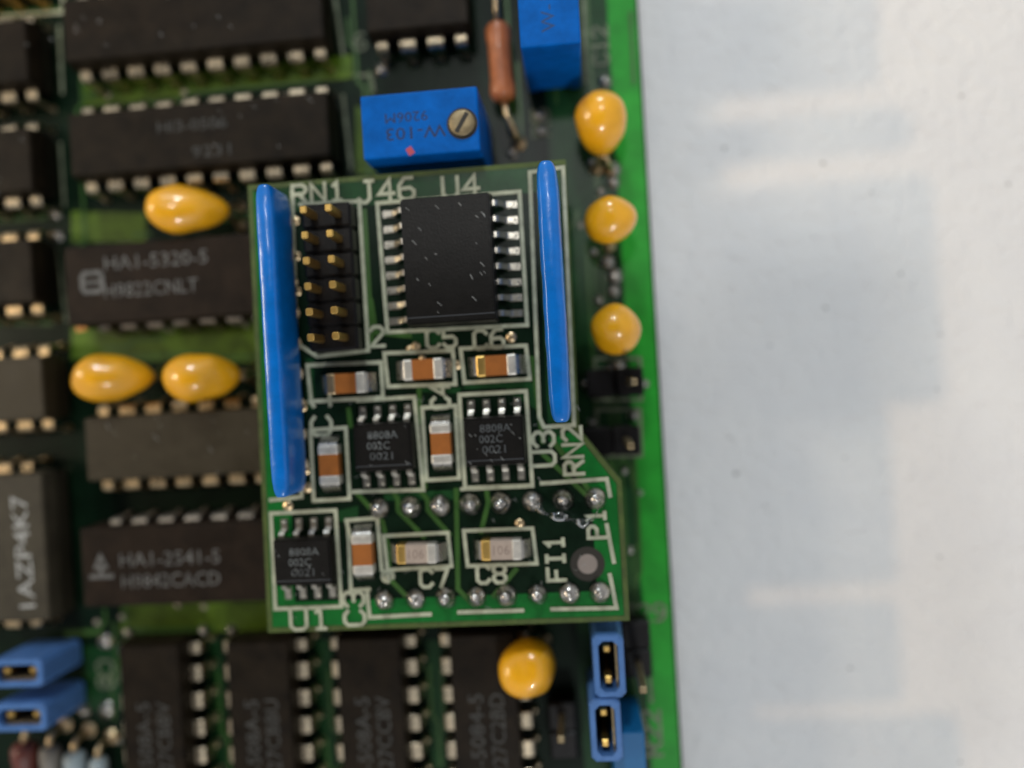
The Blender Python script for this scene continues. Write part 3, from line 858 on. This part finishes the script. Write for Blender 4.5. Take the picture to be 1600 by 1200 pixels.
dt('C4', -11.43, -0.60, 1.5, PI / 2, wide=.8)
dt('U3', -3.13, -5.37, 1.7, PI / 2)
dt('RN2', -0.80, -5.65, 1.5, PI / 2)
dt('P1', 0.77, -11.67, 1.4, PI / 2)
dt('FI1', -2.72, -14.34, 1.4, PI / 2)
dt('U1', -23.52, -18.55, 1.7, wide=1.2)
dt('C3', -19.69, -17.83, 1.7, PI / 2)
dt('C7', -12.79, -15.53, 1.45)
dt('C8', -8.04, -15.39, 1.45)
# via dots, pin-one dot, fiducial
for x, y, r in ((-13.22, 3.64, .4), (-5.27, 3.88, .45), (-23.28, -0.73, .6), (-5.48, -11.39, .4), (-23.16, -6.16, .4), (-23.14, -7.61, .45), (-9.84, 1.90, .4), (-22.79, 14.76, .4),
                (-22.86, 11.81, .4), (-22.98, 8.87, .4), (-12.74, 2.60, .3), (-24.88, -9.04, .45), (-13.76, 3.46, .3)):
    bm = bmesh.new()
    solder_dome(bm, x, y, ZD + .02, r, .12, 12, .4)
    ond(bm, 'via', 'tin_warm', True)
x, y = -16.71, -15.27
ond(solder_dome(bmesh.new(), x, y, ZD + .03, .62, .1, 20, .5), 'pin_one_dot', 'silk', True)
x, y = -0.14, -14.91
ond(disc(bmesh.new(), x, y, 1.4, ZD + .02, ZD + .05, 32), 'fiducial_window', 'dark')
ond(disc(bmesh.new(), x, y, .8, ZD + .05, ZD + .075, 32), 'fiducial_dot', 'copper')
# the sixteen soldered posts that plug into the large board
for i in range(8):
    for s in (3.81, -3.81):
        bm = bmesh.new()
        solder_dome(bm, 0, 0, 1.6 + .03, random.uniform(.84, .98), random.uniform(.75, 1.0), 18, random.uniform(.35, .5))
        lean = (random.uniform(-.12, .12), random.uniform(-.12, .12))
        tube(bm, [(0, 0, 2.1), (lean[0], lean[1], random.uniform(2.6, 2.95))], .27, 10)
        sd = Vector((i * 3.3, s, 1.0))
        for v in bm.verts:
            if v.co.z > 1.65:
                v.co += Vector((noise.noise(v.co * 1.6 + sd), noise.noise(v.co * 1.6 - sd), noise.noise(v.co * 1.3 + sd * 2))) * .13
        tube(bm, [(0, 0, 0.05), (0, 0, -6.9)], .25, 8)
        mk(bm, 'soldered_post', 'solder', db, True, loc=(-8.133 + (i - 3.5) * 2.54 - DX + random.uniform(-.06, .06), -13.406 + s - DY, 0), rz=random.uniform(0, 6))
# plug strips below, mostly hidden
for s in (3.81, -3.81):
    mk(BX(-10.2, 10.2, -1.2, 1.2, -6.9, -.05), 'socket_strip', 'black_plastic', db, loc=(-8.133 - DX, -13.406 + s - DY, 0))

# ------------------------------------------------------------------ surface-mount chips on the plug-in board
def gull(w, y0, y1, zl):
    bm = bmesh.new()
    path = [(y0 - .2, zl), (y0 + .18, zl), (y0 + .32, zl - .1), (y1 - .68, .28), (y1 - .5, .17), (y1, .15)]
    th = .2
    rings = []
    for i, (y, z) in enumerate(path):
        a, b = path[max(i - 1, 0)], path[min(i + 1, len(path) - 1)]
        d = Vector((b[0] - a[0], b[1] - a[1])).normalized()
        n = Vector((-d.y, d.x)) * th / 2
        rings.append([bm.verts.new((-w, y + n.x, z + n.y)), bm.verts.new((w, y + n.x, z + n.y)), bm.verts.new((w, y - n.x, z - n.y)), bm.verts.new((-w, y - n.x, z - n.y))])
    for A, B in zip(rings, rings[1:]):
        for k in range(4):
            bm.faces.new((A[k], A[(k + 1) % 4], B[(k + 1) % 4], B[k]))
    bm.faces.new(rings[0][::-1])
    bm.faces.new(rings[-1])
    box(bm, -w - .06, w + .06, y1 - .75, y1 + .32, .02, .10)          # pad and solder meniscus
    lathe(bm, [(w * 1.1, .06), (w * .9, .16), (w * .5, .22)], 10, org=(0, y1 - .05, .02))
    for v in bm.verts:
        v.co *= S
    bmesh.ops.recalc_face_normals(bm, faces=bm.faces)
    me = bpy.data.meshes.new('lead')
    bm.to_mesh(me)
    bm.free()
    return me
GM = {}
def soic(label, x, y, n, L, W, span, H, rz=0.0, cham=.45, end=False, lead_m='tin_bright'):
    t = thing('surface_mount_chip', label, 'chip', x, y, ZD, rz, 'black chips on the small green board')
    bm = dip_body(L, W, .18, .18 + (H - .18) * .45, H, draft=.14)
    mk(bm, 'body', 'smd_epoxy', t)
    # moulded slope along one flank, its reflection put into pale grey
    c = cham
    if end:
        pts = [(-W / 2 + .2, -L / 2 - .01), (W / 2 - .2, -L / 2 - .01)]
    bm = bmesh.new()
    ll = (L if not end else W) / 2 - .2
    ww = (W if not end else L) / 2
    q = [(-ww + .04, H * .62), (-ww + .03 + c, H + .012), (-ww + c + .10, H + .012), (-ww + .10, H * .5)]
    A = [bm.verts.new((-ll, yy, zz)) for yy, zz in q]
    B = [bm.verts.new((ll, yy, zz)) for yy, zz in q]
    bm.faces.new(A)
    bm.faces.new(B[::-1])
    for k in range(4):
        bm.faces.new((A[k], A[(k + 1) % 4], B[(k + 1) % 4], B[k]))
    mk(bm, 'chamfer', 'smd_side', t, rz=(0 if not end else PI / 2 * (1 if rz > 0 else 1) - rz + (0 if rz == 0 else 0)) if not end else -rz)
    key = (W, span, H, lead_m)
    if key not in GM:
        GM[key] = gull(.22, W / 2 - .02, span / 2, .18 + (H - .18) * .45)
        GM[key].materials.append(M[lead_m])
    for side in (0, PI):
        for i in range(n):
            put(GM[key], 'lead', t, ((i - (n - 1) / 2) * 1.27, 0, 0), side)
    return t
soic('large black sixteen-lead chip beside the lettering U4 on the small green board', -9.75, 10.25, 8, 10.3, 7.4, 10.5, 2.5, PI / 2, cham=.6, end=True)
u2 = soic('eight-lead chip right of the leftmost upright brown capacitor, printed in grey', -16.1, -4.45, 4, 4.95, 4.0, 6.1, 1.65)
u3 = soic('eight-lead chip printed in grey beside the lettering U3', -7.0, -4.45, 4, 4.95, 4.0, 6.1, 1.65)
u1 = soic('eight-lead chip printed in grey above the lettering U1 in the board corner', -23.35, -13.5, 4, 4.95, 4.0, 6.1, 1.65)
for u in (u1, u2, u3):
    jx, jy, jm = {u1: (.12, -.08, 'print_smd'), u2: (-.05, .05, 'print_smd'), u3: (.04, .12, 'print_smd_worn')}[u]
    print_text('8808A', .1 + jx, .95 + jy, 1.66, .62, 2.5, u, jm)
    print_text('002C', -.3 + jx, .1 + jy, 1.66, .62, 1.9, u, jm)
    print_text('0021', -.1 + jx, -.75 + jy, 1.66, .62, 1.9, u, 'print_smd_worn')

# chip capacitors
def chip_cap(label, x, y, rz, m='mlcc', ends=('endcap', 'endcap'), H=1.15, L=3.3, W=1.65, mark=None, group='brown chip capacitors on the small green board'):
    t = thing('chip_capacitor', label, 'capacitor', x, y, ZD, rz, group)
    mk(BX(-L / 2 + .7, L / 2 - .7, -W / 2, W / 2, .06, H, bev=.06), 'body', m, t)
    for s, em in ((-1, ends[0]), (1, ends[1])):
        mk(BX(-.41, .41, -W / 2 - .03, W / 2 + .03, .05, H + .035, bev=.14, seg=2), 'end_cap', em, t, loc=(s * (L / 2 - .41), 0, 0))
        bm = bmesh.new()     # concave solder fillet down to the pad
        prof = [(-.06, H * .97), (.2, H * .80), (.45, H * .5), (.74, .1), (.76, .03), (-.1, .03)]
        ya, yb = -W / 2 * .92, W / 2 * .92
        A = [bm.verts.new((s * (L / 2 - .03 + px), ya, pz)) for px, pz in prof]
        B = [bm.verts.new((s * (L / 2 - .03 + px), yb, pz)) for px, pz in prof]
        bm.faces.new(A)
        bm.faces.new(B[::-1])
        for k in range(6):
            bm.faces.new((A[k], A[(k + 1) % 6], B[(k + 1) % 6], B[k]))
        mk(bm, 'solder_fillet', 'solder', t)
    if mark:
        print_text(mark, 0, 0, H + .006, .75, 1.3, t, 'print_cream')
    return t
chip_cap('brown chip capacitor lying across just below the black double-row header', -19.02, 0.91, 0, ends=('tin_warm', 'endcap'))
chip_cap('brown chip capacitor lying across below the lettering C5', -12.55, 1.68, 0)
chip_cap('brown chip capacitor lying across below the lettering C6, one end golden', -6.54, 1.63, 0, ends=('gold', 'endcap'))
chip_cap('upright brown chip capacitor between the two upper eight-lead chips', -11.43, -4.46, PI / 2)
chip_cap('upright brown chip capacitor next to the lower end of the long blue resistor network', -20.83, -5.72, PI / 2)
chip_cap('upright brown chip capacitor above the lettering C3 beside the corner chip', -18.46, -13.18, PI / 2)
chip_cap('cream chip capacitor above the lettering C7', -13.97, -13.31, -.02, 'cream', ('gold', 'endcap'), W=1.55, mark='106', group='cream chip capacitors on the small green board')
chip_cap('cream chip capacitor above the lettering C8, one end golden', -7.00, -13.28, -.02, 'cream', ('gold', 'endcap'), W=1.6, mark='106', group='cream chip capacitors on the small green board')

# ------------------------------------------------------------------ blue single-row resistor networks
def sip(label, x, y, L, T, H, n):
    t = thing('resistor_network', label, 'resistor network', x, y, ZD, 0, 'blue resistor networks')
    bm = bmesh.new()
    ns, nc = 60, 24
    rings = []
    for i in range(ns + 1):
        u = -1 + 2 * i / ns
        ys = math.copysign(1 - (1 - abs(u)) ** 1.8, u) if abs(u) > .0 else 0
        f = max(0.0, 1 - abs(ys) ** 14) ** .5
        ring = []
        for k in range(nc):
            a = 2 * PI * k / nc
            ca, sa = math.cos(a), math.sin(a)
            e = .42
            px = math.copysign(abs(ca) ** e, ca) * T / 2 * (.45 + .55 * f)
            pz = math.copysign(abs(sa) ** .34, sa) * H / 2 * (.86 + .14 * f)
            w = noise.noise(Vector((px * .4 + x, ys * L * .22, pz * .3))) * .05 + noise.noise(Vector((px, ys * L * .8, pz))) * .035
            ring.append(bm.verts.new((px + w, ys * L / 2, .45 + H / 2 + pz + w)))
        rings.append(ring)
    for A, B in zip(rings, rings[1:]):
        for k in range(nc):
            bm.faces.new((A[k], A[(k + 1) % nc], B[(k + 1) % nc], B[k]))
    bm.faces.new(rings[0][::-1])
    bm.faces.new(rings[-1])
    mk(bm, 'coated_body', 'blue_sip', t, True)
    for i in range(n):
        bm = BX(-.13, .13, -.25, .25, 0.0, .9)
        lathe(bm, [(0.7, 0.03), (0.68, 0.07), (0.4, 0.2), (0.28, 0.5)], 10)
        mk(bm, 'pin', 'tin', t, loc=(0, (i - (n - 1) / 2) * 2.54, 0))
    return t
sip('long blue resistor network along the outer edge of the small board, beside lettering RN1', -23.55, 4.5, 24.4, 1.55, 4.7, 9)
sip('shorter blue resistor network beside the sixteen-lead chip, above lettering RN2', -1.5, 6.85, 19.8, 1.7, 4.7, 7)

# ------------------------------------------------------------------ double-row header on the plug-in board
h = header('black double-row pin header with gold posts on the small green board', -19.6, 9.6, 6, PI / 2, tip=4.5, h=1.9, pitch=2.0, rows=2, z=ZD, bw=2.05, pw=.3, m='gold', name='double_row_header')

# ------------------------------------------------------------------ a curl of clear film, lint with drawn dust glints, crumbs on the paper
def film():
    pts = [(-4.29, -9.85), (-3.48, -10.50), (-2.57, -10.86), (-1.37, -11.09), (-0.37, -11.66), (0.57, -11.14), (0.93, -10.19)]
    zs = [9.0, 9.5, 9.7, 9.4, 9.2, 9.5, 9.7]
    bm = bmesh.new()
    P = []
    for i in range(len(pts) - 1):
        for k in range(5):
            u = k / 5
            P.append((pts[i][0] * (1 - u) + pts[i + 1][0] * u, pts[i][1] * (1 - u) + pts[i + 1][1] * u, zs[i] * (1 - u) + zs[i + 1] * u))
    lo, hi, lo2, hi2 = [], [], [], []
    x0, y0 = P[0][0], P[0][1]
    for i, (x, y, z) in enumerate(P):
        wv = .35 + .18 * math.sin(i * .7)
        lo.append(bm.verts.new((x - x0, y - y0 - wv * .5, z - ZD)))
        hi.append(bm.verts.new((x - x0 + wv * .4, y - y0 + wv, z - ZD + .45)))
        lo2.append(bm.verts.new((x - x0, y - y0 - wv * .5 + .05, z - ZD + .06)))
        hi2.append(bm.verts.new((x - x0 + wv * .4, y - y0 + wv + .05, z - ZD + .51)))
    n = len(P)
    for i in range(n - 1):
        bm.faces.new((lo[i], lo[i + 1], hi[i + 1], hi[i]))
        bm.faces.new((lo2[i + 1], lo2[i], hi2[i], hi2[i + 1]))
        bm.faces.new((lo[i + 1], lo[i], lo2[i], lo2[i + 1]))
        bm.faces.new((hi[i], hi[i + 1], hi2[i + 1], hi2[i]))
    bm.faces.new((lo[0], hi[0], hi2[0], lo2[0]))
    bm.faces.new((hi[-1], lo[-1], lo2[-1], hi2[-1]))
    o = mk(bm, 'plastic_sliver', 'clear', smooth=True, loc=(x0, y0, ZD))
    tag(o, 'curled sliver of clear plastic lying on the soldered posts near lettering P1', 'plastic')
film()

bm = bmesh.new()
def fibre(x, y, z, L, a, r=.028):  # lint strokes; the slanted ones draw dust glints smeared by camera shake
    d = Vector((math.cos(a), math.sin(a), 0)) * L / 2
    c = Vector((x, y, z))
    k = Vector((-d.y, d.x, 0)) * random.uniform(-.06, .06)
    tube(bm, [c - d, c + k + Vector((0, 0, .03)), c + d], r, 4)
for i in range(20):      # on the sixteen-lead chip, slanted as smeared dust glints
    fibre(random.uniform(-12.9, -6.6), random.uniform(5.6, 14.9), ZD + 2.53, random.uniform(.15, .55), random.gauss(-.9, .16), random.uniform(.012, .026))
for i in range(30):      # on the eight-lead chips and header
    cx, cy = random.choice(((-16.1, -4.45), (-7.0, -4.45), (-23.35, -13.5)))
    fibre(cx + random.uniform(-2.2, 2.2), cy + random.uniform(-1.7, 1.7), ZD + 1.68, random.uniform(.1, .4), random.gauss(-.9, .2), random.uniform(.01, .02))
for i in range(60):      # over the plug-in board
    fibre(random.uniform(-25.5, 1.0), random.uniform(-19, 0), ZD + .08, random.uniform(.15, .6), random.uniform(0, PI), random.uniform(.01, .022))
for i in range(70):      # over the horizontal chips
    cx, cy = random.choice(((-32.9, 34.6), (-32.9, 24.2), (-57, 33.3), (-57, 23.3), (-33, -3.7)))
    fibre(cx + random.uniform(-11, 11), cy + random.uniform(-2.9, 2.9), 4.37, random.uniform(.15, .7), random.gauss(-.9, .25), random.uniform(.01, .03))
o = mk(bm, 'lint_dust', 'lint')
o['kind'] = 'stuff'
o['label'] = 'fine pale lint scattered over the chips'
bm = bmesh.new()
for x, y, r in ((15.09, 21.23, .16), (24.09, 19.10, .17), (36.87, 24.30, .14), (40.54, 15.80, .14), (30.51, 8.21, .13), (23.54, 5.49, .15), (18.23, 2.26, .12),
                (33.80, 2.31, .1), (13.98, -6.25, .13), (14.38, -9.69, .2), (23.83, -28.49, .13), (32.51, -18.35, .12), (33.17, -2.73, .1), (24.49, -8.68, .1),
                (28.29, 16.05, .1), (16.88, -12.85, .1), (33.26, -37.48, .12), (38.60, 18.57, .07), (10.30, -28.47, .08)):
    g = bmesh.ops.create_icosphere(bm, subdivisions=1, radius=r)
    for v in g['verts']:
        v.co = Vector((v.co.x * 1.3 + x, v.co.y + y, v.co.z * .5 + ZP + .03))
M['crumb'] = mat('grey_crumb', (0.33, 0.33, 0.32), 0.8)
o = mk(bm, 'grit_specks', 'crumb', smooth=True)
o['kind'] = 'stuff'
o['label'] = 'tiny grey grit specks on the white paper'

# ------------------------------------------------------------------ above the frame: the phone, and an added comb shape casting shadows on paper
M['phone'] = mat('black_phone_glass', (0.02, 0.02, 0.022), 0.35, var=0.1)
ph = thing('phone', 'black phone held flat above the board', 'phone', -58.2, -6, 96)
mk(BX(-72, 72, -37.5, 37.5, 0, 8, bev=2.4, seg=3), 'case', 'phone', ph)
mk(lathe(bmesh.new(), [(6, -1.2), (6, 0.2), (4.5, 0.2)], 32), 'lens_ring', 'phone', ph, loc=(58.2, 6, 0))
hd = thing('phone_holder', 'black holder with flat jaws gripping the end of the phone', 'phone holder', 0, 0, 104.2)
mk(BX(-30, 12.5, -44, 36, 0, 4, bev=1), 'back_plate', 'black_plastic', hd)
for y0, y1, tip, r in ((24.1, 40.0, 27.6, 1.2), (18.3, 22.1, 30.2, 1.7), (-3.6, 16.1, 31.4, 1.0), (-19.1, -3.6, 26.6, 1.0), (-29.6, -20.6, 26.4, 1.0), (-47.0, -30.6, 31.0, 1.0)):
    bm = bmesh.new()
    pts = [(8.0, y0), (tip - r, y0), (tip - r * .3, y0 + r * .3), (tip, y0 + r), (tip, y1 - r), (tip - r * .3, y1 - r * .3), (tip - r, y1), (8.0, y1)]
    prism(bm, pts, 0, 3)
    mk(bm, 'jaw', 'black_plastic', hd, loc=(0, 0, -.03 if tip < 27 else 0))
mk(tube(bmesh.new(), [(-20, 0, 2), (-20, 0, 60), (-60, 0, 140), (-260, 0, 200)], 6, 12), 'arm', 'black_plastic', hd, True)
